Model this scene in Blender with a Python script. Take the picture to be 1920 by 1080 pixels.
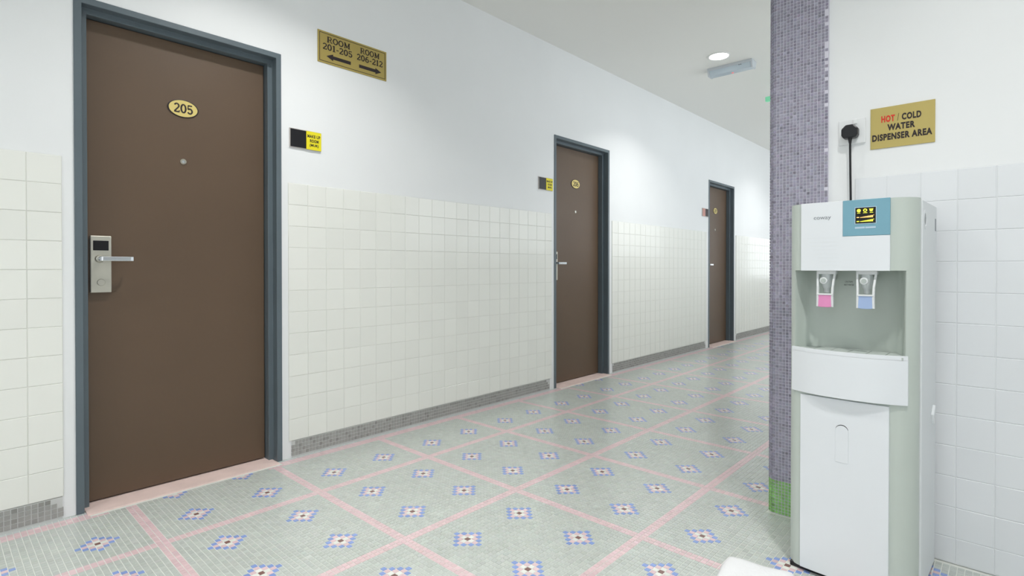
import bpy, bmesh, math, random
import numpy as np
from mathutils import Matrix, Vector

random.seed(7)
rng = np.random.default_rng(7)
SC = bpy.context.scene
COL = SC.collection
for o in list(bpy.data.objects):
    bpy.data.objects.remove(o)

# ------------------------------------------------------------------ camera
FPX, YAW, PITCH, HC = 1013.9, 0.7442, 0.008, 0.99
cam_data = bpy.data.cameras.new('camera')
cam_data.sensor_fit = 'HORIZONTAL'
cam_data.sensor_width = 36.0
cam_data.lens = FPX / 1920 * 36.0
cam_data.shift_y = -0.0157
cam_data.clip_start = 0.02
cam = bpy.data.objects.new('camera', cam_data)
COL.objects.link(cam)
cam.location = (0, 0, HC)
cam.rotation_euler = (math.pi / 2 - PITCH, 0, YAW - math.pi / 2)
SC.camera = cam

# ------------------------------------------------------------------ world, exposure
world = bpy.data.worlds.new('world')
SC.world = world
world.use_nodes = True
world.node_tree.nodes['Background'].inputs[0].default_value = (0.91, 0.96, 1.0, 1)
world.node_tree.nodes['Background'].inputs[1].default_value = 2.05      # fill light entering through the added windows
SC.view_settings.view_transform = 'Standard'
SC.view_settings.look = 'None'
SC.view_settings.gamma = 1.0
SC.view_settings.use_curve_mapping = False
SC.view_settings.exposure = 0.28
LAMP_W = 11.5           # power of one ceiling downlight
LAMP_SPREAD = 2.15
LAMP_COLOR = (1.0, 0.985, 0.96)

# ------------------------------------------------------------------ main dimensions
YW = 2.744              # face of the long corridor wall
XW = 2.325              # face of the cross wall behind the dispenser
YE = 0.722              # free end of the cross wall (pillar)
H = 2.80                # ceiling
XMIN, XMAX, YMIN = -2.2, 13.0, -2.4
DOORS = [(0.405, 1.237), (3.487, 4.312), (6.566, 7.405)]
DOOR_TOP = 2.077
PTX, PTY = 0.018818, 0.019399   # floor mosaic pitch
LX0, LY0 = 0.5742, 0.9949   # centre of a pink band crossing

# ------------------------------------------------------------------ helpers
def lin(c):
    return tuple(((v / 255) / 12.92 if v / 255 <= 0.04045 else ((v / 255 + 0.055) / 1.055) ** 2.4) for v in c)

MATS = {}
def mat(name, rgb, rough=0.5, metal=0.0, bump=0.0, bscale=40.0, var=0.0, vscale=6.0, spec=0.5,
        attr=None, objvar=0.0, emit=0.0, coat=0.0):
    m = bpy.data.materials.new(name)
    m.use_nodes = True
    nt = m.node_tree
    b = nt.nodes['Principled BSDF']
    L = lin(rgb)
    b.inputs['Base Color'].default_value = (*L, 1)
    b.inputs['Roughness'].default_value = rough
    b.inputs['Metallic'].default_value = metal
    b.inputs['Specular IOR Level'].default_value = spec
    b.inputs['Coat Weight'].default_value = coat
    if emit:
        b.inputs['Emission Color'].default_value = (*L, 1)
        b.inputs['Emission Strength'].default_value = emit
    src = None
    if attr:
        a = nt.nodes.new('ShaderNodeAttribute'); a.attribute_name = attr
        src = a.outputs['Color']
    tc = nt.nodes.new('ShaderNodeTexCoord')
    geo = nt.nodes.new('ShaderNodeNewGeometry')
    if var or objvar:
        hsv = nt.nodes.new('ShaderNodeHueSaturation')
        if src: nt.links.new(src, hsv.inputs['Color'])
        else: hsv.inputs['Color'].default_value = (*L, 1)
        val = None
        if var:
            n = nt.nodes.new('ShaderNodeTexNoise'); n.inputs['Scale'].default_value = vscale
            n.inputs['Detail'].default_value = 5
            nt.links.new(geo.outputs['Position'], n.inputs['Vector'])
            mr = nt.nodes.new('ShaderNodeMapRange')
            mr.inputs['From Min'].default_value = 0.3; mr.inputs['From Max'].default_value = 0.7
            mr.inputs['To Min'].default_value = 1 - var; mr.inputs['To Max'].default_value = 1 + var
            nt.links.new(n.outputs['Fac'], mr.inputs['Value'])
            val = mr.outputs['Result']
        if objvar:
            oi = nt.nodes.new('ShaderNodeObjectInfo')
            mr2 = nt.nodes.new('ShaderNodeMapRange')
            mr2.inputs['To Min'].default_value = 1 - objvar; mr2.inputs['To Max'].default_value = 1 + objvar
            nt.links.new(oi.outputs['Random'], mr2.inputs['Value'])
            if val:
                mu = nt.nodes.new('ShaderNodeMath'); mu.operation = 'MULTIPLY'
                nt.links.new(val, mu.inputs[0]); nt.links.new(mr2.outputs['Result'], mu.inputs[1])
                val = mu.outputs[0]
            else:
                val = mr2.outputs['Result']
        nt.links.new(val, hsv.inputs['Value'])
        src = hsv.outputs['Color']
    if src: nt.links.new(src, b.inputs['Base Color'])
    if bump:
        n = nt.nodes.new('ShaderNodeTexNoise'); n.inputs['Scale'].default_value = bscale
        n.inputs['Detail'].default_value = 4
        nt.links.new(geo.outputs['Position'], n.inputs['Vector'])
        bp = nt.nodes.new('ShaderNodeBump'); bp.inputs['Strength'].default_value = bump
        bp.inputs['Distance'].default_value = 0.01
        nt.links.new(n.outputs['Fac'], bp.inputs['Height'])
        nt.links.new(bp.outputs['Normal'], b.inputs['Normal'])
    MATS[name] = m
    return m

mat('wall_paint', (241, 243, 244), 0.42, bump=0.10, bscale=9, var=0.012, vscale=2.5)
mat('ceiling_paint', (240, 240, 236), 0.6, bump=0.06, bscale=6)
mat('white_tile', (243, 244, 238), 0.22, objvar=0.018, bump=0.03, bscale=14, coat=0.2)
mat('painted_tile', (233, 236, 239), 0.38, objvar=0.012, bump=0.04, bscale=14)
mat('tile_grout', (226, 227, 220), 0.8)
mat('painted_grout', (229, 232, 234), 0.7)
mat('floor_grout', (226, 229, 223), 0.75, var=0.05, vscale=9)
mat('floor_tile', (205, 213, 205), 0.32, attr='tint', objvar=0.02, var=0.03, vscale=7, coat=0.25)
mat('base_grout', (206, 208, 206), 0.8)
mat('base_tile', (160, 160, 156), 0.4, attr='tint')
mat('pillar_grout', (220, 218, 230), 0.75)
mat('pillar_tile', (150, 148, 165), 0.3, attr='tint')
mat('threshold', (232, 209, 203), 0.6, var=0.05, vscale=12, bump=0.05)
mat('frame_paint', (97, 109, 116), 0.36, bump=0.06, bscale=25, var=0.05, vscale=5)
mat('door_brown', (99, 80, 63), 0.42, bump=0.05, bscale=18, var=0.05, vscale=2.2)
mat('steel', (205, 202, 190), 0.33, metal=0.75, var=0.03, vscale=25)
mat('chrome', (225, 228, 232), 0.16, metal=1.0)
mat('black_plastic', (22, 22, 26), 0.35)
mat('black_gloss', (14, 14, 18), 0.12)
mat('gold_plate', (186, 166, 96), 0.38, metal=0.35, bump=0.02, bscale=60, var=0.03, vscale=10)
mat('gold_bright', (226, 206, 128), 0.4, metal=0.15)
mat('gold_sign', (192, 174, 104), 0.4, metal=0.2)
mat('ink', (38, 26, 28), 0.5)
mat('ink_red', (214, 52, 34), 0.5)
mat('sign_edge', (196, 190, 186), 0.4)
mat('yellow', (240, 226, 34), 0.45)
mat('salmon', (206, 150, 140), 0.5)
mat('socket_white', (240, 242, 243), 0.35)
mat('trim_white', (235, 236, 234), 0.4)
mat('lamp_diffuser', (255, 252, 246), 0.5, emit=9.0)
mat('emergency_plastic', (188, 202, 212), 0.3, coat=0.3)
mat('emergency_body', (202, 208, 214), 0.4)
mat('led_red', (240, 120, 120), 0.4, emit=0.6)
mat('exit_green', (120, 200, 160), 0.4, emit=0.35)
mat('disp_grey', (196, 205, 198), 0.42)
mat('disp_white', (232, 236, 240), 0.3, coat=0.2)
mat('disp_side', (228, 232, 234), 0.45)
mat('disp_blue', (122, 170, 188), 0.38)
mat('screen_black', (18, 20, 12), 0.15)
mat('screen_yellow', (232, 232, 70), 0.4, emit=0.7)
mat('screen_amber', (240, 190, 110), 0.4, emit=0.7)
mat('button_pale', (190, 212, 228), 0.4)
mat('grey_print', (140, 144, 150), 0.5)
mat('dark_print', (70, 74, 74), 0.5)
mat('tap_white', (226, 229, 230), 0.3)
mat('tap_clear', (206, 212, 212), 0.25)
mat('pink_paddle', (232, 148, 196), 0.35)
mat('blue_paddle', (164, 186, 224), 0.35)
mat('grille', (186, 194, 190), 0.4)
mat('cloth_white', (240, 241, 243), 0.9, bump=0.25, bscale=160)

class MB:
    """collects shapes for one mesh"""
    def __init__(s): s.v = []; s.f = []
    def quads(s, vs, fs):
        n = len(s.v); s.v += [tuple(p) for p in vs]; s.f += [tuple(i + n for i in f) for f in fs]; return s
    def box(s, x0, x1, y0, y1, z0, z1):
        return s.quads([(x0, y0, z0), (x1, y0, z0), (x1, y1, z0), (x0, y1, z0), (x0, y0, z1), (x1, y0, z1), (x1, y1, z1), (x0, y1, z1)],
                       [(0, 3, 2, 1), (4, 5, 6, 7), (0, 1, 5, 4), (1, 2, 6, 5), (2, 3, 7, 6), (3, 0, 4, 7)])
    def prism(s, pts, axis, a, b):
        """polygon extruded along an axis: 'z' pts=(x,y); 'y' pts=(x,z); 'x' pts=(y,z)"""
        def P(p, c):
            return {'z': (p[0], p[1], c), 'y': (p[0], c, p[1]), 'x': (c, p[0], p[1])}[axis]
        n = len(pts)
        return s.quads([P(p, a) for p in pts] + [P(p, b) for p in pts],
                       [tuple(range(n))[::-1], tuple(range(n, 2 * n))] + [(i, (i + 1) % n, n + (i + 1) % n, n + i) for i in range(n)])
    def lathe(s, prof, c, axis='z', seg=24, sx=1.0):
        """prof = [(r, h)] turned about an axis through c"""
        vs, fs = [], []
        for r, h in prof:
            for k in range(seg):
                a = 2 * math.pi * k / seg
                p, q = r * math.cos(a) * sx, r * math.sin(a)
                if axis == 'z': vs.append((c[0] + p, c[1] + q, c[2] + h))
                elif axis == 'y': vs.append((c[0] + p, c[1] + h, c[2] + q))
                else: vs.append((c[0] + h, c[1] + p, c[2] + q))
        for i in range(len(prof) - 1):
            for k in range(seg):
                fs.append((i * seg + k, i * seg + (k + 1) % seg, (i + 1) * seg + (k + 1) % seg, (i + 1) * seg + k))
        fs.append(tuple(range(seg))[::-1]); fs.append(tuple(range((len(prof) - 1) * seg, len(prof) * seg)))
        return s.quads(vs, fs)
    def tube(s, path, r, seg=8):
        path = [Vector(p) for p in path]
        vs, fs = [], []
        for i, p in enumerate(path):
            t = (path[min(i + 1, len(path) - 1)] - path[max(i - 1, 0)]).normalized()
            ref = Vector((0, 0, 1)) if abs(t.z) < 0.9 else Vector((1, 0, 0))
            a = t.cross(ref).normalized(); b = t.cross(a)
            rr = r[i] if isinstance(r, (list, tuple)) else r
            for k in range(seg):
                g = 2 * math.pi * k / seg
                vs.append(p + a * math.cos(g) * rr + b * math.sin(g) * rr)
        for i in range(len(path) - 1):
            for k in range(seg):
                fs.append((i * seg + k, i * seg + (k + 1) % seg, (i + 1) * seg + (k + 1) % seg, (i + 1) * seg + k))
        fs.append(tuple(range(seg))[::-1]); fs.append(tuple(range((len(path) - 1) * seg, len(path) * seg)))
        return s.quads(vs, fs)
    def mesh(s, name, material, bevel=0.0, seg=2, smooth=False):
        me = bpy.data.meshes.new(name)
        me.from_pydata(s.v, [], s.f)
        bm = bmesh.new(); bm.from_mesh(me)
        bmesh.ops.recalc_face_normals(bm, faces=bm.faces)
        if bevel:
            es = [e for e in bm.edges if len(e.link_faces) == 2 and e.calc_face_angle(0) > 0.5]
            bmesh.ops.bevel(bm, geom=es, offset=bevel, segments=seg, affect='EDGES', profile=0.5, clamp_overlap=True)
        if smooth:
            for f in bm.faces: f.smooth = True
            for e in bm.edges:
                if len(e.link_faces) == 2 and e.calc_face_angle(0) > 0.6: e.smooth = False
        bm.to_mesh(me); bm.free()
        me.materials.append(MATS[material])
        return me

def link(name, data, parent=None, matrix=None):
    o = bpy.data.objects.new(name, data)
    COL.objects.link(o)
    if parent: o.parent = parent
    if matrix is not None: o.matrix_local = matrix
    return o
def obj(name, mb, material, parent=None, bevel=0.0, seg=2, smooth=False, matrix=None):
    return link(name, mb.mesh(name, material, bevel, seg, smooth), parent, matrix)
def struct(o, label=None):
    o['kind'] = 'structure'
    if label: o['label'] = label
    return o
def tag(o, label, cat, group=None):
    o['label'] = label; o['category'] = cat
    if group: o['group'] = group
    return o
def empty(name, loc, rz=0.0):
    o = bpy.data.objects.new(name, None); COL.objects.link(o)
    o.empty_display_size = 0.1
    o.location = loc; o.rotation_euler = (0, 0, rz)
    return o

def text_mesh(body, name, material, x0, x1, y0, y1, bold=0.0, depth=0.0004):
    """sans lettering fitted to a box in its own x-y plane"""
    cu = bpy.data.curves.new(name, 'FONT'); cu.body = body; cu.size = 1.0
    cu.offset = bold; cu.space_character = 1.0 + bold * 2.6; cu.extrude = 0.0; cu.resolution_u = 3
    tmp = bpy.data.objects.new(name, cu); COL.objects.link(tmp)
    dg = bpy.context.evaluated_depsgraph_get(); dg.update()
    me = bpy.data.meshes.new_from_object(tmp.evaluated_get(dg))
    bpy.data.objects.remove(tmp)
    co = np.empty(len(me.vertices) * 3); me.vertices.foreach_get('co', co); co = co.reshape(-1, 3)
    mn, mx = co.min(0), co.max(0)
    co[:, 0] = x0 + (co[:, 0] - mn[0]) / (mx[0] - mn[0]) * (x1 - x0)
    co[:, 1] = y0 + (co[:, 1] - mn[1]) / (mx[1] - mn[1]) * (y1 - y0)
    co[:, 2] = depth
    me.vertices.foreach_set('co', co.ravel()); me.update()
    me.materials.clear(); me.materials.append(MATS[material]); me.name = name
    return me

# slab-serif glyphs drawn as ribbons in a unit-high box: (width, strokes); a stroke = (points, width)
def arc(cx, cy, rx, ry, a0, a1, n=14):
    return [(cx + rx * math.cos(math.radians(a0 + (a1 - a0) * i / n)), cy + ry * math.sin(math.radians(a0 + (a1 - a0) * i / n))) for i in range(n + 1)]
T, t_ = 0.17, 0.09
GLYPH = {
    'O': (0.88, [(arc(.42, .5, .33, .45, 0, 360, 28), .15)]),
    '0': (0.72, [(arc(.34, .5, .24, .44, 0, 360, 28), .15)]),
    '1': (0.56, [([(.28, 0), (.28, 1)], T), ([(.06, .045), (.5, .045)], t_), ([(.28, .93), (.08, .8)], t_)]),
    '2': (0.70, [(arc(.33, .71, .22, .24, 165, -30), .14), ([(.52, .59), (.09, .09)], .13), ([(.06, .07), (.60, .07)], .14), ([(.58, .05), (.60, .25)], .08)]),
    '5': (0.70, [([(.12, .93), (.56, .93)], .13), ([(.13, .95), (.11, .50)], .09), (arc(.31, .32, .24, .27, 140, -155), .15)]),
    '6': (0.72, [(arc(.35, .31, .23, .26, 0, 360, 24), .14), ([(.12, .33), (.14, .60), (.25, .82), (.40, .93), (.56, .88)], .13)]),
    '7': (0.70, [([(.08, .92), (.60, .92)], .15), ([(.58, .92), (.36, .50), (.29, 0)], .15), ([(.08, .98), (.08, .74)], .08)]),
    '-': (0.50, [([(.08, .40), (.42, .40)], .13)]),
    ' ': (0.45, []),
    'R': (0.92, [([(.20, 0), (.20, 1)], T), ([(.04, .045), (.38, .045)], t_), ([(.04, .955), (.45, .955)], t_), ([(.2, .49), (.46, .49)], t_),
                 (arc(.46, .722, .23, .233, 90, -90), .12), ([(.44, .49), (.62, .25), (.70, .06), (.88, .05)], .12)]),
    'M': (1.10, [([(.20, 0), (.20, 1)], .12), ([(.86, 0), (.86, 1)], T), ([(.19, .97), (.53, .12)], .16), ([(.53, .12), (.86, .97)], .09),
                 ([(.04, .045), (.36, .045)], t_), ([(.68, .045), (1.04, .045)], t_), ([(.04, .955), (.24, .955)], t_), ([(.84, .955), (1.04, .955)], t_)]),
}
def serif_mesh(body, name, material, x0, x1, y0, y1, depth=0.0006):
    mb = MB(); w = 0.0; place = []
    for ch in body:
        place.append((ch, w)); w += GLYPH[ch][0]
    k = (x1 - x0) / w
    for ch, ox in place:
        for pts, wd in GLYPH[ch][1]:
            closed = len(pts) > 20 and abs(pts[0][0] - pts[-1][0]) < 1e-6
            L, R = [], []
            for i, p in enumerate(pts):
                a = pts[i - 1] if i else (pts[-2] if closed else pts[0])
                b = pts[i + 1] if i + 1 < len(pts) else (pts[1] if closed else pts[-1])
                dx, dy = b[0] - a[0], b[1] - a[1]; n = math.hypot(dx, dy) or 1
                nx, ny = -dy / n * wd * .62, dx / n * wd * .62
                ny *= 0.85
                L.append((p[0] + nx, p[1] + ny)); R.append((p[0] - nx, p[1] - ny))
            m = len(pts)
            vs = [(x0 + (ox + q[0]) * k, y0 + q[1] * (y1 - y0), depth) for q in L + R]
            mb.quads(vs, [(i, m + i, m + i + 1, i + 1) for i in range(m - 1)])
    return mb.mesh(name, material)

def M_left(x, z, y):     # lettering plane on the corridor wall: x right, y up, facing -Y
    return Matrix(((1, 0, 0, x), (0, 0, -1, y), (0, 1, 0, z), (0, 0, 0, 1)))
def M_right(y, z, x):    # on the cross wall: facing -X
    return Matrix(((0, 0, -1, x), (-1, 0, 0, y), (0, 1, 0, z), (0, 0, 0, 1)))

def tiles_mesh(name, material, cen, ta, tb, nn, ha, hb, th, ins, col=None):
    """many small tiles joined into one mesh; arrays of centres, axes, half sizes"""
    N = len(cen)
    ta, tb, nn = [np.broadcast_to(np.asarray(a, float), (N, 3)) for a in (ta, tb, nn)]
    ha = np.broadcast_to(np.asarray(ha, float), (N,))[:, None]; hb = np.broadcast_to(np.asarray(hb, float), (N,))[:, None]
    cen = np.asarray(cen, float)
    V = np.empty((N, 8, 3))
    for i, (a, b) in enumerate(((-1, -1), (1, -1), (1, 1), (-1, 1))):
        V[:, i] = cen + ta * ha * a + tb * hb * b - nn * th
        V[:, i + 4] = cen + ta * (ha - ins) * a + tb * (hb - ins) * b
    F = np.array([(4, 5, 6, 7), (0, 1, 5, 4), (1, 2, 6, 5), (2, 3, 7, 6), (3, 0, 4, 7)])
    FF = (F[None] + (np.arange(N) * 8)[:, None, None]).reshape(-1)
    me = bpy.data.meshes.new(name)
    me.vertices.add(N * 8); me.vertices.foreach_set('co', V.ravel())
    me.loops.add(len(FF)); me.loops.foreach_set('vertex_index', FF.astype(np.int32))
    nf = N * 5
    me.polygons.add(nf)
    me.polygons.foreach_set('loop_start', (np.arange(nf) * 4).astype(np.int32))
    me.update(calc_edges=True)
    if col is not None:
        at = me.attributes.new('tint', 'FLOAT_COLOR', 'FACE')
        c = np.concatenate([np.asarray(col, float), np.ones((N, 1))], 1)
        at.data.foreach_set('color', np.repeat(c, 5, axis=0).ravel())
    me.materials.append(MATS[material]); me.validate(); me.shade_flat()
    return me

# ------------------------------------------------------------------ walls, ceiling
mb = MB()
xs = XMIN
for a, b in DOORS:
    mb.box(xs, a, YW, YW + .25, 0, H); mb.box(a, b, YW, YW + .25, DOOR_TOP, H); xs = b
mb.box(xs, XMAX, YW, YW + .25, 0, H)
wall_left = struct(obj('wall_left', mb, 'wall_paint'), 'long white corridor wall with brown doors, tiled up to chest height')
wall_right = struct(obj('wall_right', MB().box(XW, XW + .24, YMIN, .60, 0, H), 'wall_paint'),
                    'white wall behind the water dispenser, painted tiles below')
# unseen walls; their windows are added to bring in fill light
def fill_windowed(name, n, along, at, thick, a0, a1, w0, w1, z0, z1):
    """wall across an axis ('x' = plane X=at) from a0 to a1 with one added opening for fill light"""
    mb = MB(); fr = MB(); t0, t1 = sorted((at, at + thick)); tm = (t0 + t1) / 2
    def put(m, p, q, za, zb, d0, d1):
        m.box(d0, d1, p, q, za, zb) if along == 'x' else m.box(p, q, d0, d1, za, zb)
    put(mb, a0, w0, 0, H, t0, t1); put(mb, w1, a1, 0, H, t0, t1)
    put(mb, w0, w1, 0, z0, t0, t1); put(mb, w0, w1, z1, H, t0, t1)
    struct(obj(name, mb, 'wall_paint'))
    put(fr, w0, w1, z0, z0 + .05, tm - .03, tm + .03); put(fr, w0, w1, z1 - .05, z1, tm - .03, tm + .03)
    k = max(2, int(round((w1 - w0) / .9)))
    for i in range(k + 1):
        c = w0 + .025 + (w1 - w0 - .05) * i / k
        put(fr, c - .025, c + .025, z0 + .05, z1 - .05, tm - .03, tm + .03)
    struct(obj('fill_window_%d' % n, fr, 'frame_paint'))  # frame of the added opening, never in view
    L = bpy.data.lights.new('fill_portal', 'AREA'); L.shape = 'RECTANGLE'
    L.size, L.size_y = (w1 - w0), (z1 - z0); L.cycles.is_portal = True
    lo = bpy.data.objects.new('fill_portal', L); COL.objects.link(lo)
    c = (w0 + w1) / 2; far = at + thick * 1.05
    lo.location = (far, c, (z0 + z1) / 2) if along == 'x' else (c, far, (z0 + z1) / 2)
    d = Vector((-thick, 0, 0)) if along == 'x' else Vector((0, -thick, 0))
    lo.rotation_euler = d.to_track_quat('-Z', 'Y').to_euler()
fill_windowed('wall_end', 1, 'x', XMAX, .2, .30, YW + .25, .9, 2.4, .7, 2.55)
fill_windowed('wall_back', 2, 'x', XMIN, -.2, YMIN, YW + .25, -.4, 1.0, 1.0, 2.4)
fill_windowed('wall_near', 3, 'y', YMIN, -.2, XMIN - .2, XW + .24, -1.6, .2, .6, 2.4)
fill_windowed('wall_corridor', 4, 'y', .52, -.2, XW + .24, XMAX, 3.6, 10.0, 1.15, 2.6)  # side opening behind the pillar, added to brighten the corridor
struct(obj('ceiling', MB().box(XMIN - .2, XMAX + .2, YMIN - .2, YW + .25, H, H + .15), 'ceiling_paint'), 'plain white painted ceiling')

# ---- white glazed wall tiles
def chamfer_tile(name, material, w, h, th, c):
    """tile in its own x-z plane, front towards -y"""
    v = []
    for hx, hz, y in ((w / 2, h / 2, 0), (w / 2, h / 2, -th + c), (w / 2 - c, h / 2 - c, -th)):
        v += [(-hx, y, -hz), (hx, y, -hz), (hx, y, hz), (-hx, y, hz)]
    f = [(8, 9, 10, 11)]
    for r in (0, 4):
        f += [(r + i, r + (i + 1) % 4, r + 4 + (i + 1) % 4, r + 4 + i) for i in range(4)]
    return MB().quads(v, f).mesh(name, material)

TW, TH_, TROW0 = .1047, .1115, 1.428
GAP = .0022
spots = []
def tile_run(xa, xb, anchor_right=False):
    n = int(math.ceil((xb - xa) / TW - .08))
    for i in range(n):
        if anchor_right: r = xb - i * TW; l = r - TW
        else: l = xa + i * TW; r = min(l + TW, xb)
        for k in range(12):
            spots.append(((l + r) / 2, TROW0 - (k + .5) * TH_, r - l))
tile_run(.366 - 3 * TW, .366, True)
tile_run(1.272, 3.452); tile_run(4.358, 6.505); tile_run(7.470, 12.97)
spots.sort(key=lambda s: s[0] ** 2 + YW ** 2)
tile_me = chamfer_tile('wall_tile', 'white_tile', TW - GAP, TH_ - GAP, .006, .0012)
rest = []
for i, (x, z, w) in enumerate(spots):
    if i < 300:
        o = link('wall_tile', tile_me, wall_left)
        o.location = (x, YW + random.uniform(-.0005, .0005), z)
        o.rotation_euler = (random.gauss(0, .0028), 0, random.gauss(0, .0028))
        if w < TW - .001: o.scale = ((w - GAP) / (TW - GAP), 1, 1)
    else:
        rest.append((x, z, w))
rest = np.array(rest)
me = tiles_mesh('wall_tiles_beyond', 'white_tile', np.stack([rest[:, 0], np.full(len(rest), YW - .006), rest[:, 1]], 1),
                (1, 0, 0), (0, 0, 1), (0, -1, 0), rest[:, 2] / 2 - GAP / 2, TH_ / 2 - GAP / 2, .006, .0012)
o = link('wall_tiles_beyond', me, wall_left); o['kind'] = 'stuff'
mb = MB()
for a, b in ((.366 - 3 * TW, .366), (1.272, 3.452), (4.358, 6.505), (7.47, 12.97)):
    mb.box(a, b, YW - .0042, YW + .002, TROW0 - 12 * TH_, TROW0)
obj('tile_joints', mb, 'tile_grout', wall_left)

# ---- painted-over tiles of the cross wall
RW, RH = .0972, .1025
rt_me = chamfer_tile('wall_tile', 'painted_tile', RW - .002, RH - .002, .0045, .0012)
for i in range(20):
    yc = .421 - (i + .5) * RW
    for k in range(13):
        z1 = 1.317 - k * RH; z0 = max(z1 - RH, .004)
        o = link('wall_tile', rt_me, wall_right)
        o.location = (XW, yc, (z0 + z1) / 2)
        o.rotation_euler = (0, random.gauss(0, .002), -math.pi / 2 + random.gauss(0, .002))
        o.scale = (1, 1, (z1 - z0 - .002) / (RH - .002))
obj('tile_joints', MB().box(XW - .0032, XW + .002, .421 - 20 * RW, .421, .002, 1.317), 'painted_grout', wall_right)

# ---- grey mosaic skirting along the corridor wall
BP = .01925
def skirting(name, xa, xb, singles):
    base = struct(obj(name, MB().box(xa + .004, xb - .004, YW - .0045, YW + .002, 0, .088), 'base_grout'),
                  'strip of grey mosaic along the foot of the tiled wall')
    n = int((xb - xa) / BP)
    C, colr = [], []
    for i in range(n):
        x = xa + (i + .5) * BP
        for k in range(4):
            if (i < 1 and k in (3,)) or (i >= n - 2 and k >= 2 + (n - 1 - i)): continue
            z = .010 + (k + .5) * BP
            g = random.gauss(0, .022)
            c = [max(.1, v * (1 + g * 2)) for v in lin((164, 164, 161) if random.random() < .8 else (148, 148, 144))]
            C.append((x, YW - .0065, z)); colr.append(c)
    C = np.array(C); colr = np.array(colr)
    sel = (C[:, 0] > 0.08) & (C[:, 0] < .40) if singles else np.zeros(len(C), bool)
    for c, k in zip(C[sel], colr[sel]):
        me = tiles_mesh('mosaic_tile', 'base_tile', np.zeros((1, 3)), (1, 0, 0), (0, 0, 1), (0, -1, 0), BP / 2 - .0012, BP / 2 - .0012, .004, .0008, [k])
        o = link('mosaic_tile', me, base); o.location = c
    if (~sel).any():
        me = tiles_mesh('mosaic_tiles_beyond', 'base_tile', C[~sel], (1, 0, 0), (0, 0, 1), (0, -1, 0), BP / 2 - .0012, BP / 2 - .0012, .004, .0008, colr[~sel])
        o = link('mosaic_tiles_beyond', me, base); o['kind'] = 'stuff'
skirting('baseboard_left', .366 - 24 * BP, .366, True)
skirting('baseboard_middle', 1.284, 3.432, False)
skirting('baseboard_right', 4.372, 6.48, False)
skirting('baseboard_far', 7.48, 12.97, False)

# ------------------------------------------------------------------ floor: mosaic with pink bands and blue motifs
floor = struct(obj('floor', MB().box(XMIN - .2, XMAX + .2, YMIN - .2, YW + .25, -.15, -.0012), 'floor_grout'),
               'pale green mosaic floor with pink bands and blue diamond motifs')
FIELD, PINK, BLUE, WHITE, BROWN, COVE = range(6)
PAL = [lin((195, 201, 196)), lin((226, 199, 203)), lin((138, 162, 218)), lin((232, 234, 228)), lin((132, 98, 92)), lin((196, 203, 203))]
nx0, nx1 = int((-.6 - LX0) / PTX), int((12.98 - LX0) / PTX)
ny0, ny1 = int((-1.6 - LY0) / PTY), int(round((YW - LY0) / PTY))
II, JJ = np.meshgrid(np.arange(nx0, nx1), np.arange(ny0, ny1), indexing='ij')
II, JJ = II.ravel(), JJ.ravel()
xc, yc = LX0 + (II + .5) * PTX, LY0 + (JJ + .5) * PTY
iu, jv = II % 32, JJ % 32                      # pink band = cells 31 and 0; motif centres at 8 and 23
kind = np.full(len(II), FIELD)
kind[(iu == 0) | (iu == 31) | (jv == 0) | (jv == 31)] = PINK
du = np.minimum(abs(iu - 8), abs(iu - 23)); dv = np.minimum(abs(jv - 8), abs(jv - 23))
dd = du + dv
kind[dd == 3] = BLUE; kind[dd == 2] = PINK; kind[dd == 1] = WHITE; kind[dd == 0] = BROWN
top = ny1 - 1
indoor = np.zeros(len(II), bool)
for a, b in DOORS: indoor |= (xc > a + .10) & (xc < b - .09)
kind[(dd <= 3) & (JJ >= 80) & ~indoor] = FIELD
brd = (JJ >= top - 3) & (JJ < top) & ~indoor
kind[brd] = PINK
kind[(JJ == top) & ~indoor] = COVE
keep = ~((xc > XW - .02) & (yc < YE - .005))
for a, b in DOORS: keep &= ~((xc > a + .03) & (xc < b - .03) & (yc > YW - .052))
xc, yc, kind = xc[keep], yc[keep], kind[keep]
N = len(xc)
base = np.array(PAL)[kind]
tint = base * (1 + rng.normal(0, .035, N))[:, None] * (1 + rng.normal(0, .008, (N, 3)))
cam_f = np.array([math.cos(YAW), math.sin(YAW)]); cam_r = np.array([math.sin(YAW), -math.cos(YAW)])
dep = xc * cam_f[0] + yc * cam_f[1]; lat = xc * cam_r[0] + yc * cam_r[1]
inview = (dep > .3) & (abs(lat / np.maximum(dep, .01)) < .945) & (dep > FPX * HC / 576)
hid = (xc > 1.85) & (yc < .60)
order = np.argsort(np.where(inview & ~hid, dep, 99))
single = np.zeros(N, bool); single[order[:300]] = True
zj = rng.normal(0, .00012, N)
pts = np.stack([xc, yc, zj], 1)
me = tiles_mesh('mosaic_tiles_beyond', 'floor_tile', pts[~single], (1, 0, 0), (0, 1, 0), (0, 0, 1), PTX / 2 - .0009, PTY / 2 - .0009, .0015, .0005, tint[~single])
o = link('mosaic_tiles_beyond', me, floor); o['kind'] = 'stuff'
bank = {}
for i in np.where(single)[0]:
    key = (int(kind[i]), int(rng.integers(0, 4)))
    if key not in bank:
        c = np.array(PAL[key[0]]) * (1 + (key[1] - 1.5) * .03)
        bank[key] = tiles_mesh('mosaic_tile', 'floor_tile', np.zeros((1, 3)), (1, 0, 0), (0, 1, 0), (0, 0, 1), PTX / 2 - .0009, PTY / 2 - .0009, .0015, .0005, [c])
    o = link('mosaic_tile', bank[key], floor); o.location = pts[i]

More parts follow.
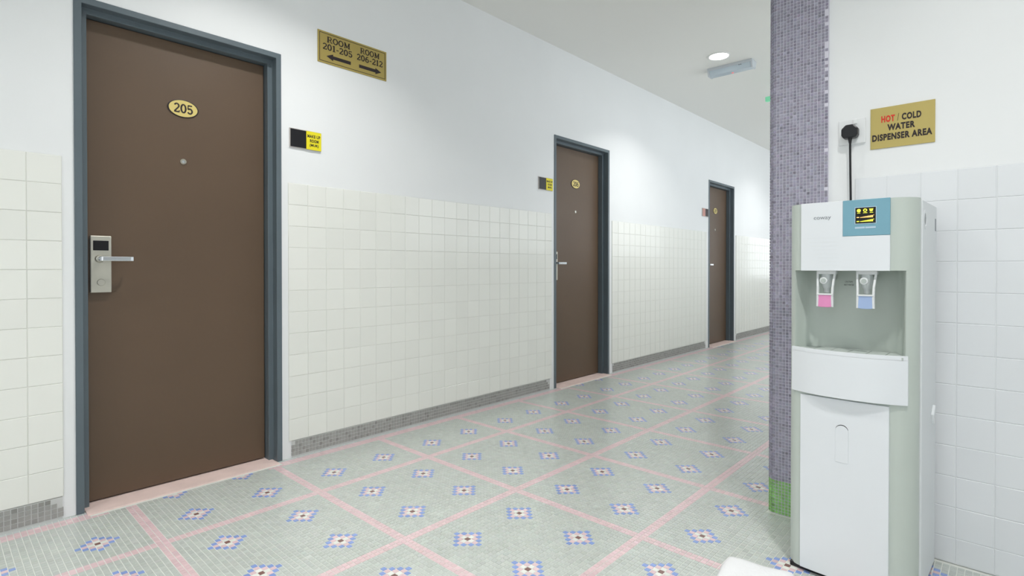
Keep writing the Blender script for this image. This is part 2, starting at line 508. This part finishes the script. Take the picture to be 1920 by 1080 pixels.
# ------------------------------------------------------------------ pillar: mosaic-clad end of the cross wall
PX0, PY0 = XW - .013, .508
r = .03
outline = [(PX0, PY0), (PX0, YE - r)] + [(PX0 + r - r * math.cos(math.radians(a)), YE - r + r * math.sin(math.radians(a))) for a in range(15, 91, 15)] + [(XW + .26, YE)]
body = outline + [(XW + .26, .60), (XW + .002, .60), (XW + .002, PY0)]
inner = [(x + .002 if i < len(outline) else x, y - (.002 if i >= 2 and i < len(outline) else 0)) for i, (x, y) in enumerate(body)]
pillar = struct(obj('pillar', MB().prism(inner, 'z', .0, H), 'pillar_grout'),
                'mosaic-clad pillar with mauve grey tiles and a green tiled foot')
seglen = np.r_[0, np.cumsum([math.dist(outline[i], outline[i + 1]) for i in range(len(outline) - 1)])]
CP = .0122
ss = np.arange(CP / 2, seglen[-1] - CP / 2, CP)
ox = np.interp(ss, seglen, [p[0] for p in outline]); oy = np.interp(ss, seglen, [p[1] for p in outline])
e = .002
tx = np.interp(ss + e, seglen, [p[0] for p in outline]) - np.interp(ss - e, seglen, [p[0] for p in outline])
ty = np.interp(ss + e, seglen, [p[1] for p in outline]) - np.interp(ss - e, seglen, [p[1] for p in outline])
tl = np.hypot(tx, ty); tx /= tl; ty /= tl
zz = np.arange(CP / 2 + .002, H, CP)
S, Z = np.meshgrid(np.arange(len(ss)), np.arange(len(zz)), indexing='ij'); S, Z = S.ravel(), Z.ravel()
drop = (S == 0) & (rng.random(len(S)) < .35)
S, Z = S[~drop], Z[~drop]
cen = np.stack([ox[S], oy[S], zz[Z]], 1)
ta = np.stack([tx[S], ty[S], 0 * tx[S]], 1); nn = np.stack([-ty[S], tx[S], 0 * tx[S]], 1)
green = zz[Z] < .142
n = len(S)
mauve = np.array(lin((150, 147, 164))) * (1 + rng.normal(0, .14, n))[:, None] * (1 + rng.normal(0, .02, (n, 3)))
grn = np.array(lin((136, 188, 110))) * (1 + rng.normal(0, .12, n))[:, None] * (1 + rng.normal(0, .03, (n, 3)))
for nm, selm, cc in (('mauve_mosaic', ~green, mauve), ('green_mosaic', green, grn)):
    me = tiles_mesh(nm, 'pillar_tile', cen[selm], -ta[selm], (0, 0, 1), nn[selm], CP / 2 - .0011, CP / 2 - .0011, .002, .0005, np.clip(cc[selm], .02, 1))
    o = link(nm, me, pillar); o['kind'] = 'stuff'

# ------------------------------------------------------------------ doors
def frame_mesh(x0, x1):
    prof = [(0, .11), (0, -.006), (.026, -.006), (.026, .042), (.049, .042), (.049, .11)]
    mb = MB(); vs = []
    for s, d in prof:
        y = YW + d
        vs += [(x0 + s, y, 0), (x0 + s, y, DOOR_TOP - s), (x1 - s, y, DOOR_TOP - s), (x1 - s, y, 0)]
    fs = []
    m = len(prof)
    for i in range(m):
        j = (i + 1) % m
        for k in range(3):
            fs.append((i * 4 + k, j * 4 + k, j * 4 + k + 1, i * 4 + k + 1))
    fs.append(tuple(i * 4 for i in range(m))); fs.append(tuple(i * 4 + 3 for i in range(m)))
    return mb.quads(vs, fs).mesh('door_frame', 'frame_paint', bevel=.0015, seg=1)

DEP = YW + .085
for n, ((x0, x1), num) in enumerate(zip(DOORS, ('205', '206', '207'))):
    d = struct(obj('door_%d' % (n + 1), MB().box(x0 + .052, x1 - .052, DEP, DEP + .04, .010, DOOR_TOP - .052), 'door_brown', bevel=.0015, seg=1),
               ['brown door numbered 205, nearest to the camera', 'brown door numbered 206 in the middle of the corridor', 'farthest brown door down the corridor, beside the pillar'][n])
    link('door_frame', frame_mesh(x0, x1), d)
    cx = x0 + .412
    # oval number plate
    rim = obj('number_plate', MB().lathe([(.041, .0), (.041, -.003), (.0395, -.0035)], (cx, DEP - .0002, 1.727), 'y', 40, 1.58), 'ink', d)
    rim['label'] = 'oval brass number plate with a dark rim'
    obj('plate_face', MB().lathe([(.0375, .0), (.0375, -.0045)], (cx, DEP, 1.727), 'y', 40, 1.58), 'gold_bright', rim)
    link('digits', serif_mesh(num, 'digits', 'ink', -.040, .042, -.021, .021), rim, M_left(cx, 1.727, DEP - .0047))
    # peephole
    ph = obj('peephole', MB().lathe([(.013, 0), (.013, -.003), (.010, -.006), (.008, -.006), (.0075, -.003)], (cx, DEP, 1.482), 'y', 24), 'steel', d, smooth=True)
    obj('lens', MB().lathe([(.0072, -.002), (.006, -.0045), (.003, -.0052)], (cx, DEP, 1.482), 'y', 16), 'chrome', ph, smooth=True)
    # electronic lock
    lx = x0 + .061
    pl = obj('lock_plate', MB().box(lx, lx + .072, DEP - .020, DEP, .885, 1.124), 'steel', d, bevel=.003)
    obj('card_reader', MB().box(lx + .009, lx + .062, DEP - .0225, DEP - .018, 1.062, 1.103), 'black_gloss', pl, bevel=.001, seg=1)
    obj('cylinder_cover', MB().lathe([(.0145, 0), (.0145, -.002), (.0125, -.0035)], (lx + .036, DEP - .0195, .928), 'y', 28), 'steel', pl)
    obj('lever_rose', MB().lathe([(.016, 0), (.016, -.006), (.0125, -.012), (.0105, -.012)], (lx + .030, DEP - .019, 1.027), 'y', 24), 'steel', pl, smooth=True)
    lev = MB().lathe([(.010, 0), (.010, -.045)], (lx + .030, DEP - .019, 1.027), 'y', 16)
    lev.prism([(lx + .022, DEP - .072), (lx + .030, DEP - .078), (lx + .130, DEP - .072), (lx + .142, DEP - .066), (lx + .142, DEP - .046), (lx + .136, DEP - .046), (lx + .134, DEP - .060),
               (lx + .120, DEP - .063), (lx + .036, DEP - .064), (lx + .022, DEP - .058)], 'z', 1.0175, 1.0365)
    obj('lever', lev, 'chrome', pl, bevel=.002)
    struct(obj('trim_%d' % (n + 1), MB().box(x0 + .030, x1 - .030, YW - .045, DEP + .02, -.002, .004), 'threshold', bevel=.001, seg=1),
           'pale pink doorway threshold under a brown door')
    struct(obj('wall_doorway', MB().box(x0, x1, YW + .20, YW + .24, 0, DOOR_TOP), 'black_plastic'))

# ------------------------------------------------------------------ signs on the corridor wall
sg = empty('room_direction_sign', (1.6535, YW, 2.186)); sg.location = (1.6535, YW, 2.186)
tag(sg, 'brass wall sign with arrows to rooms 201-205 and 206-212', 'sign')
obj('plate', MB().box(-.2175, .2175, -.004, 0, -.0865, .0865), 'gold_plate', sg, bevel=.0008, seg=1)
def ring_frame(mb, x0, x1, z0, z1, w, y0, y1):
    mb.box(x0, x1, y0, y1, z0, z0 + w); mb.box(x0, x1, y0, y1, z1 - w, z1)
    mb.box(x0, x0 + w, y0, y1, z0 + w, z1 - w); mb.box(x1 - w, x1, y0, y1, z0 + w, z1 - w); return mb
obj('border_line', ring_frame(MB(), -.208, .208, -.077, .077, .0028, -.0046, -.004), 'ink', sg)
for body, a, b, c, dd_ in (('ROOM', -.165, -.022, .030, .062), ('201-205', -.190, -.008, -.012, .022), ('ROOM', .040, .170, .030, .062), ('206-212', .018, .192, -.012, .022)):
    link('lettering', serif_mesh(body, 'lettering', 'ink', a, b, c, dd_), sg, M_left(0, 0, -.0041))
for sgn, xa in ((-1, -.092), (1, .105)):
    P = [(xa + sgn * .075, -.045), (xa + sgn * .036, -.027), (xa + sgn * .036, -.036), (xa - sgn * .072, -.036), (xa - sgn * .072, -.054), (xa + sgn * .036, -.054), (xa + sgn * .036, -.063)]
    obj('arrow', MB().prism(P, 'y', -.0048, -.004), 'ink', sg)

def mur_sign(x, z, label, faded=False):
    s = empty('make_up_room_sign', (x, YW, z))
    tag(s, label, 'sign', 'make-up-room signs by the doors')
    obj('holder', MB().box(-.0865, .0865, -.008, 0, -.050, .050), 'sign_edge', s, bevel=.001, seg=1)
    if faded:
        obj('left_panel', MB().box(-.082, -.004, -.0095, -.007, -.045, .045), 'salmon', s)
        obj('right_panel', MB().box(-.002, .082, -.0095, -.007, -.045, .045), 'ink', s)
        return
    obj('blank_panel', MB().box(-.083, .002, -.0095, -.007, -.046, .046), 'black_plastic', s)
    yp = obj('message_panel', MB().box(.002, .086, -.0105, -.007, -.048, .048), 'yellow', s)
    for body, a, b, c, d2 in (('MAKE UP', .008, .080, .014, .031), ('ROOM', .022, .070, -.010, .007), ('(MUR)', .020, .070, -.035, -.017)):
        link('lettering', text_mesh(body, 'lettering', 'ink', a, b, c, d2, bold=.04), yp, M_left(0, 0, -.0106))
mur_sign(1.3655, 1.664, 'black and yellow make-up-room sign between door 205 and the brass arrow sign')
mur_sign(3.372, 1.660, 'black and yellow make-up-room sign at the left edge of door 206')
mur_sign(6.455, 1.662, 'small pink and dark sign left of the farthest door', True)

# ------------------------------------------------------------------ things on the cross wall
hs = empty('dispenser_area_sign', (XW, .2815, 1.489), -math.pi / 2)
tag(hs, 'gold sign reading hot and cold water dispenser area', 'sign')
obj('plate', MB().box(-.0925, .0925, -.004, 0, -.0725, .0725), 'gold_sign', hs, bevel=.0006, seg=1)
ML = Matrix(((1, 0, 0, 0), (0, 0, -1, -.0041), (0, 1, 0, 0), (0, 0, 0, 1)))
for body, a, b, c, d2, mt in (('HOT', -.060, -.020, .018, .042, 'ink_red'), ('/', -.013, -.008, .018, .044, 'ink'), ('COLD', .000, .055, .018, .042, 'ink'),
                              ('WATER', -.042, .038, -.013, .010, 'ink'), ('DISPENSER AREA', -.087, .085, -.046, -.022, 'ink')):
    link('lettering', text_mesh(body, 'lettering', mt, a, b, c, d2, bold=.05 if body != '/' else 0), hs, ML)

so = empty('wall_socket', (XW, .431, 1.491), -math.pi / 2)
tag(so, 'white wall socket with a switch behind the black plug', 'socket')
obj('face_plate', MB().box(-.043, .043, -.009, 0, -.046, .046), 'socket_white', so, bevel=.003)
obj('rocker_switch', MB().box(.004, .017, -.0125, -.008, .026, .042), 'socket_white', so, bevel=.001, seg=1)
pg = empty('power_plug', (XW - .010, .433, 1.485), -math.pi / 2)
tag(pg, 'black three-pin plug and cable hanging above the water dispenser', 'plug')
P = [(-.026, -.010), (-.020, -.022), (.020, -.022), (.026, -.010), (.026, .012), (.012, .026), (-.012, .026), (-.026, .012)]
obj('plug_body', MB().prism(P, 'y', -.034, 0), 'black_plastic', pg, bevel=.004)
obj('strain_relief', MB().tube([(0, -.018, -.020), (0, -.019, -.030), (.0005, -.020, -.042)], [.007, .0058, .004], 10), 'black_plastic', pg, smooth=True)
path = []
for i in range(25):
    q = i / 24
    path.append((.0005 + .012 * q * q, -.020 + .012 * math.sin(q * 2.6), -.040 - .62 * q))
obj('cable', MB().tube(path, .0037, 10), 'black_plastic', pg, smooth=True)

# ------------------------------------------------------------------ water dispenser
wd = empty('water_dispenser', (1.9315, .3701, 0), math.radians(-92))
tag(wd, 'white and grey-green hot and cold water dispenser standing before the pillar', 'water dispenser')
XL, XR = -.177, .1735
PL, PR = -.1305, .1105      # white panels
def corner(side, upto=90):
    a, b = .046, .066
    if side < 0: return [(PL - a * math.sin(math.radians(90 - q)) , .002 + b - b * math.sin(math.radians(q))) for q in range(0, upto + 1, 9)]
    a = XR - PR
    return [(PR + a * math.sin(math.radians(q)), .002 + b - b * math.cos(math.radians(q))) for q in range(90 - upto, 91, 9)]
lc, rc = corner(-1), corner(1)
full = [(XL + .006, .13), (XL + .006, .07)] + lc + rc + [(XR - .006, .07), (XR - .006, .13)]
lcp = [p for p in lc if p[0] <= -.150]; rcp = [p for p in rc if p[0] >= .146]
rec = [(-.148, .018), (-.143, .040), (-.132, .070), (-.112, .095), (-.080, .108), (-.03, .113), (.03, .113), (.080, .108), (.112, .094), (.130, .070), (.139, .042), (.144, .018)]
mid = [(XL + .006, .125), (XL + .006, .07)] + lcp + rec + rcp + [(XR - .006, .07), (XR - .006, .125)]
sh = MB().prism(full, 'z', .014, .700).prism(mid, 'z', .699, .982).prism(full, 'z', .981, 1.196)
shell = obj('front_shell', sh, 'disp_grey', wd, smooth=True)
shell['label'] = 'grey-green front shell with a tap recess'
U = [(XL - .001, .072), (XL + .005, .072), (XL + .005, .131), (XR - .005, .131), (XR - .005, .072), (XR + .0045, .072), (XR + .0045, .352), (XL - .001, .352)]
obj('rear_cabinet', MB().prism(U, 'z', .014, 1.190), 'disp_side', wd, bevel=.002)
obj('plinth', MB().box(XL + .012, XR - .012, .010, .345, 0, .016), 'black_plastic', wd, bevel=.002, seg=1)
# header panel (L-shaped), display, screen
fp = obj('header_panel', MB().prism([(PL, .980), (PR, .980), (PR, 1.0865), (-.0115, 1.0865), (-.0115, 1.1965), (PL, 1.1965)], 'y', -.005, .004), 'disp_white', wd, bevel=.0012)
link('lettering', text_mesh('coway', 'lettering', 'grey_print', -.0925, -.0440, 1.139, 1.151), fp, Matrix(((1, 0, 0, 0), (0, 0, -1, -.0053), (0, 1, 0, 0), (0, 0, 0, 1))))
lines = MB()
for k in range(8):
    zz_ = 1.083 - k * .0125
    lines.box(-.112 + .006 * k, -.030 + .004 * (k % 3), -.0054, -.0050, zz_, zz_ + .0009)
obj('relief_lines', lines, 'disp_side', fp)
dp = obj('display_panel', MB().box(-.0113, PR, -.0055, .004, 1.0868, 1.1965), 'disp_blue', wd, bevel=.0010)
dp['label'] = 'blue display panel with a small lit screen'
scr = obj('screen', MB().box(.0222, .0752, -.0062, -.005, 1.1238, 1.1718), 'screen_black', dp)
obj('screen_bezel', ring_frame(MB(), .0207, .0767, 1.1222, 1.1734, .0016, -.0064, -.005), 'button_pale', dp)
for nm, a, b in (('touch_button', .0216, .0470), ('touch_button', .0486, .0752)):
    obj(nm, MB().box(a, b, -.0062, -.005, 1.1085, 1.1137), 'button_pale', dp)
yl = MB()
yl.lathe([(.0052, 0), (.0052, -.0003)], (.0315, -.0062, 1.1630), 'y', 16)
for k in range(16):
    a0, a1 = 2 * math.pi * k / 16, 2 * math.pi * (k + 1) / 16
    yl.prism([(.0478 + ra * math.cos(a), 1.1632 + ra * math.sin(a)) for ra, a in ((.0052, a0), (.0052, a1), (.0026, a1), (.0026, a0))], 'y', -.0065, -.0062)
yl.prism([(.0605, 1.1590), (.0665, 1.1590), (.0688, 1.1672), (.0582, 1.1672)], 'y', -.0065, -.0062)
for a, b in ((.0275, .0355), (.0425, .0535), (.0598, .0685)):
    yl.box(a, b, -.0065, -.0062, 1.1548, 1.1562)
def level(m, z):
    m.box(.0258, .0325, -.0065, -.0062, z, z + .0028)
    for k in range(8):
        m.box(.0352 + k * .0042, .0352 + k * .0042 + .0036, -.0065, -.0062, z, z + .0020 + k * .00065)
    m.box(.0692, .0708, -.0065, -.0062, z + .0055, z + .0078)
level(yl, 1.1288)
obj('screen_icons', yl, 'screen_yellow', scr)
am = MB(); level(am, 1.1410)
obj('screen_bars', am, 'screen_amber', scr)
# drip tray
def bulge(x0, x1, yb, yf, n=20, ins=0.0):
    out = []
    for i in range(n + 1):
        q = i / n; x = x0 + (x1 - x0) * q
        out.append((x, yb - (yb - yf) * (1 - abs(2 * q - 1) ** 2.4) + ins))
    return out
cur = bulge(-.161, .1535, .010, -.028)
tray = obj('drip_tray', MB().prism(cur + [(.150, .100), (-.158, .100)], 'z', .587, .719), 'disp_white', wd, smooth=True)
inn = bulge(-.156, .1485, .018, -.022)
mb = MB()
for i in range(20):
    mb.prism([cur[i], cur[i + 1], inn[i + 1], inn[i]], 'z', .718, .731)
obj('tray_rim', mb, 'disp_white', tray)
gr = MB()
for k in range(6):
    x = -.146 + k * .0485
    gr.box(x, x + .0465, -.016 + .026 * (abs(2 * ((k + .5) / 6) - 1) ** 2), .098, .719, .7265)
obj('grille', gr, 'grille', tray)
# lower door with arched finger grip
door = obj('lower_door', MB().prism(bulge(PL, PR, -.004, -.009, 16) + [(PR, .004), (PL, .004)], 'z', .015, .579), 'disp_white', wd, bevel=.0012)
hw, hx, ht = .0178, -.0105, .482
arch = [(hx - hw, .385)] + [(hx - hw * math.cos(math.radians(a)), ht + hw * math.sin(math.radians(a))) for a in range(0, 181, 12)] + [(hx + hw, .385)]
arch = arch[::-1]
obj('finger_grip', MB().prism(arch, 'y', -.0102, -.006), 'disp_white', door, bevel=.0006, seg=1)
sl = MB()
for a in range(20, 160, 10):
    A0, A1 = math.radians(a), math.radians(a + 10)
    w0 = .0022 * math.sin(math.radians((a - 20) / 150 * 180)) + .0004; w1 = .0022 * math.sin(math.radians((a - 10) / 150 * 180)) + .0004
    sl.prism([(hx - (hw + .0004) * math.cos(A0), ht + (hw + .0004) * math.sin(A0)), (hx - (hw + .0004) * math.cos(A1), ht + (hw + .0004) * math.sin(A1)),
              (hx - (hw + w1) * math.cos(A1), ht + (hw + w1) * math.sin(A1)), (hx - (hw + w0) * math.cos(A0), ht + (hw + w0) * math.sin(A0))], 'y', -.0098, -.006)
obj('grip_slot', sl, 'black_plastic', door)
# taps
def tap(x, paddle, label):
    fr = MB()
    for s in (-1, 1):
        c = [(.0265, .979, .020), (.0245, .955, .012), (.0225, .930, .006), (.0220, .900, .003), (.0225, .866, .004)]
        for i in range(4):
            (a, za, ya), (b, zb, yb) = c[i], c[i + 1]
            vs = []
            for (q, z, y) in ((a, za, ya), (b, zb, yb)):
                for dx, dy in ((-.0045, -.004), (.0015, -.004), (.0015, .006), (-.0045, .006)):
                    vs.append((x + s * (q + dx), y + dy, z))
            fr.quads(vs, [(0, 1, 5, 4), (1, 2, 6, 5), (2, 3, 7, 6), (3, 0, 4, 7), (0, 3, 2, 1), (4, 5, 6, 7)])
    fr.box(x - .0265, x + .0265, .014, .040, .969, .981)
    fr.box(x - .0215, x + .0215, -.002, .008, .903, .908)
    t = obj('tap', fr, 'tap_white', wd, bevel=.0008, seg=1)
    t['label'] = label
    obj('paddle', MB().prism([(x - .0205, .8665), (x - .010, .8645), (x + .010, .8645), (x + .0205, .8665), (x + .0205, .904), (x - .0205, .904)], 'y', 0.0, .007), paddle, t, bevel=.001, seg=1)
    sp = MB().lathe([(.0125, .975), (.0165, .965), (.0165, .944), (.0130, .930), (.0105, .925), (.0085, .922), (.0085, .910), (.0066, .909)], (x - .002, .030, 0), 'z', 20)
    sp.tube([(x - .002, .112, .955), (x - .002, .034, .955)], .0095, 14)
    obj('spout', sp, 'tap_clear', t, smooth=True)
    kn = MB().lathe([(.0112, 0), (.0112, -.010), (.0092, -.012), (.0080, -.012)], (x - .005, .016, .949), 'y', 20)
    obj('knob', kn, 'tap_white', t, smooth=True)
    obj('knob_cap', MB().lathe([(.0074, 0), (.0062, -.002)], (x - .005, .0042, .949), 'y', 16), 'grille', t)
tap(-.0620, 'pink_paddle', 'hot tap with a pink paddle')
tap(.0480, 'blue_paddle', 'cold tap with a pale blue paddle')
MT = Matrix(((1, 0, 0, 0), (0, 0, -1, .1125), (0, 1, 0, 0), (0, 0, 0, 1)))
link('lettering', text_mesh('CAUTION', 'lettering', 'dark_print', -.031, -.010, .941, .9465), wd, MT)
link('lettering', text_mesh('HOT WATER', 'lettering', 'dark_print', -.034, -.006, .931, .9365), wd, MT)
# right flank: latch and rating label
obj('side_latch', MB().prism([(.255, .520), (.290, .545), (.296, .540), (.296, .515), (.262, .490)], 'x', XR + .004, XR + .012), 'disp_side', wd, bevel=.0015, seg=1)
obj('side_label', MB().box(XR + .004, XR + .0050, .315, .336, 1.110, 1.150), 'grey_print', wd)
obj('side_vent', MB().lathe([(.030, 0), (.028, .0015), (.020, .0015), (.018, .0005)], (XR + .004, .115, 1.135), 'x', 24), 'disp_side', wd)

# ------------------------------------------------------------------ white cloth on the floor
cl = bmesh.new()
nx, ny = 26, 18
A, eX, eY = Vector((1.838, .700)), Vector((-.995, -.093)).normalized(), Vector((.205, -.979)).normalized()
grid = {}
for i in range(nx + 1):
    for j in range(ny + 1):
        u_, v_ = i / nx * .42, j / ny * .21
        p = A + eX * u_ + eY * v_
        p = p + Vector((math.sin(v_ * 40) * .003, math.sin(u_ * 33) * .003))
        ed = min(u_, v_, .42 - u_, .21 - v_)
        z = .004 + .020 * (1 - math.exp(-ed / .010)) + .003 * math.sin(u_ * 21 + v_ * 30) * min(1, ed / .03)
        grid[i, j] = cl.verts.new((p.x, p.y, z))
for i in range(nx):
    for j in range(ny):
        cl.faces.new((grid[i, j], grid[i, j + 1], grid[i + 1, j + 1], grid[i + 1, j]))
bd = [grid[i, 0] for i in range(nx)] + [grid[nx, j] for j in range(ny)] + [grid[i, ny] for i in range(nx, 0, -1)] + [grid[0, j] for j in range(ny, 0, -1)]
low = [cl.verts.new((v.co.x, v.co.y, .0005)) for v in bd]
for k in range(len(bd)):
    k2 = (k + 1) % len(bd)
    cl.faces.new((bd[k], bd[k2], low[k2], low[k]))
cl.faces.new(low)
bmesh.ops.recalc_face_normals(cl, faces=cl.faces)
for f in cl.faces: f.smooth = True
me = bpy.data.meshes.new('floor_cloth'); cl.to_mesh(me); cl.free(); me.materials.append(MATS['cloth_white'])
tag(link('floor_cloth', me), 'white folded cloth lying on the mosaic floor before the water dispenser', 'cloth')

# ------------------------------------------------------------------ ceiling fittings
def downlight(x, y, label, power=LAMP_W):
    d = empty('downlight', (x, y, H))
    tag(d, label, 'light', 'recessed ceiling downlights')
    obj('trim_ring', MB().lathe([(.095, 0), (.094, -.004), (.080, -.006), (.077, -.004), (.077, -.001)], (0, 0, 0), 'z', 40), 'trim_white', d, smooth=True)
    obj('diffuser', MB().lathe([(.076, -.001), (.076, -.0048)], (0, 0, 0), 'z', 36), 'lamp_diffuser', d)
    L = bpy.data.lights.new('lamp', 'AREA'); L.shape = 'DISK'; L.size = .14
    L.energy = power; L.spread = LAMP_SPREAD; L.color = LAMP_COLOR
    lo = bpy.data.objects.new('lamp', L); COL.objects.link(lo); lo.parent = d; lo.location = (0, 0, -.008)
    return d
downlight(4.613, 1.841, 'round lit downlight in the corridor ceiling above door 206', 9.0)
downlight(1.15, 1.841, 'round downlight in the ceiling before door 205')
downlight(8.05, 1.841, 'round downlight in the ceiling past the farthest door', 7.0)
downlight(11.4, 1.841, 'round downlight at the far end of the corridor ceiling')
downlight(1.10, -.12, 'round downlight in the ceiling before the water dispenser')
downlight(-1.0, 1.841, 'round fill downlight added behind the camera by the tiled wall', 6.0)  # unseen lamp added as fill on the tiled wall side
downlight(-1.0, -.12, 'round fill downlight added in the ceiling behind the camera')  # unseen lamp added to fill the lobby

em = empty('emergency_light', (4.905, 1.845, H), .02)
tag(em, 'pale blue-grey emergency light box on the ceiling behind the downlight', 'light')
obj('housing', MB().prism([(-.062, 0), (.062, 0), (.058, -.022), (-.058, -.022)], 'y', -.195, .195), 'emergency_body', em, bevel=.002, seg=1)
obj('diffuser', MB().prism([(-.056, -.020), (.056, -.020), (.034, -.066), (-.040, -.066)], 'y', -.180, .180), 'emergency_plastic', em, bevel=.004)
for s in (-1, 1):
    obj('end_cap', MB().prism([(-.060, -.004), (.060, -.004), (.037, -.069), (-.043, -.069)], 'y', s * .180, s * .196), 'emergency_body', em, bevel=.002, seg=1)
obj('indicator', MB().lathe([(.010, 0), (.006, -.004)], (.005, -.01, -.066), 'z', 16), 'led_red', em)
for yy in (-.085, -.100):
    obj('screw', MB().lathe([(.004, 0), (.003, -.002)], (-.054, yy, -.028), 'x', 10), 'black_plastic', em)

ex = empty('exit_sign', (5.55, 1.60, H))
tag(ex, 'green exit sign under the ceiling, mostly hidden by the pillar', 'sign')
obj('sign_box', MB().box(-.02, .02, -.17, .155, -.200, -.155), 'exit_green', ex, bevel=.004)
for yy in (-.10, .09):
    obj('bracket', MB().box(-.006, .006, yy, yy + .012, -.156, 0), 'trim_white', ex)
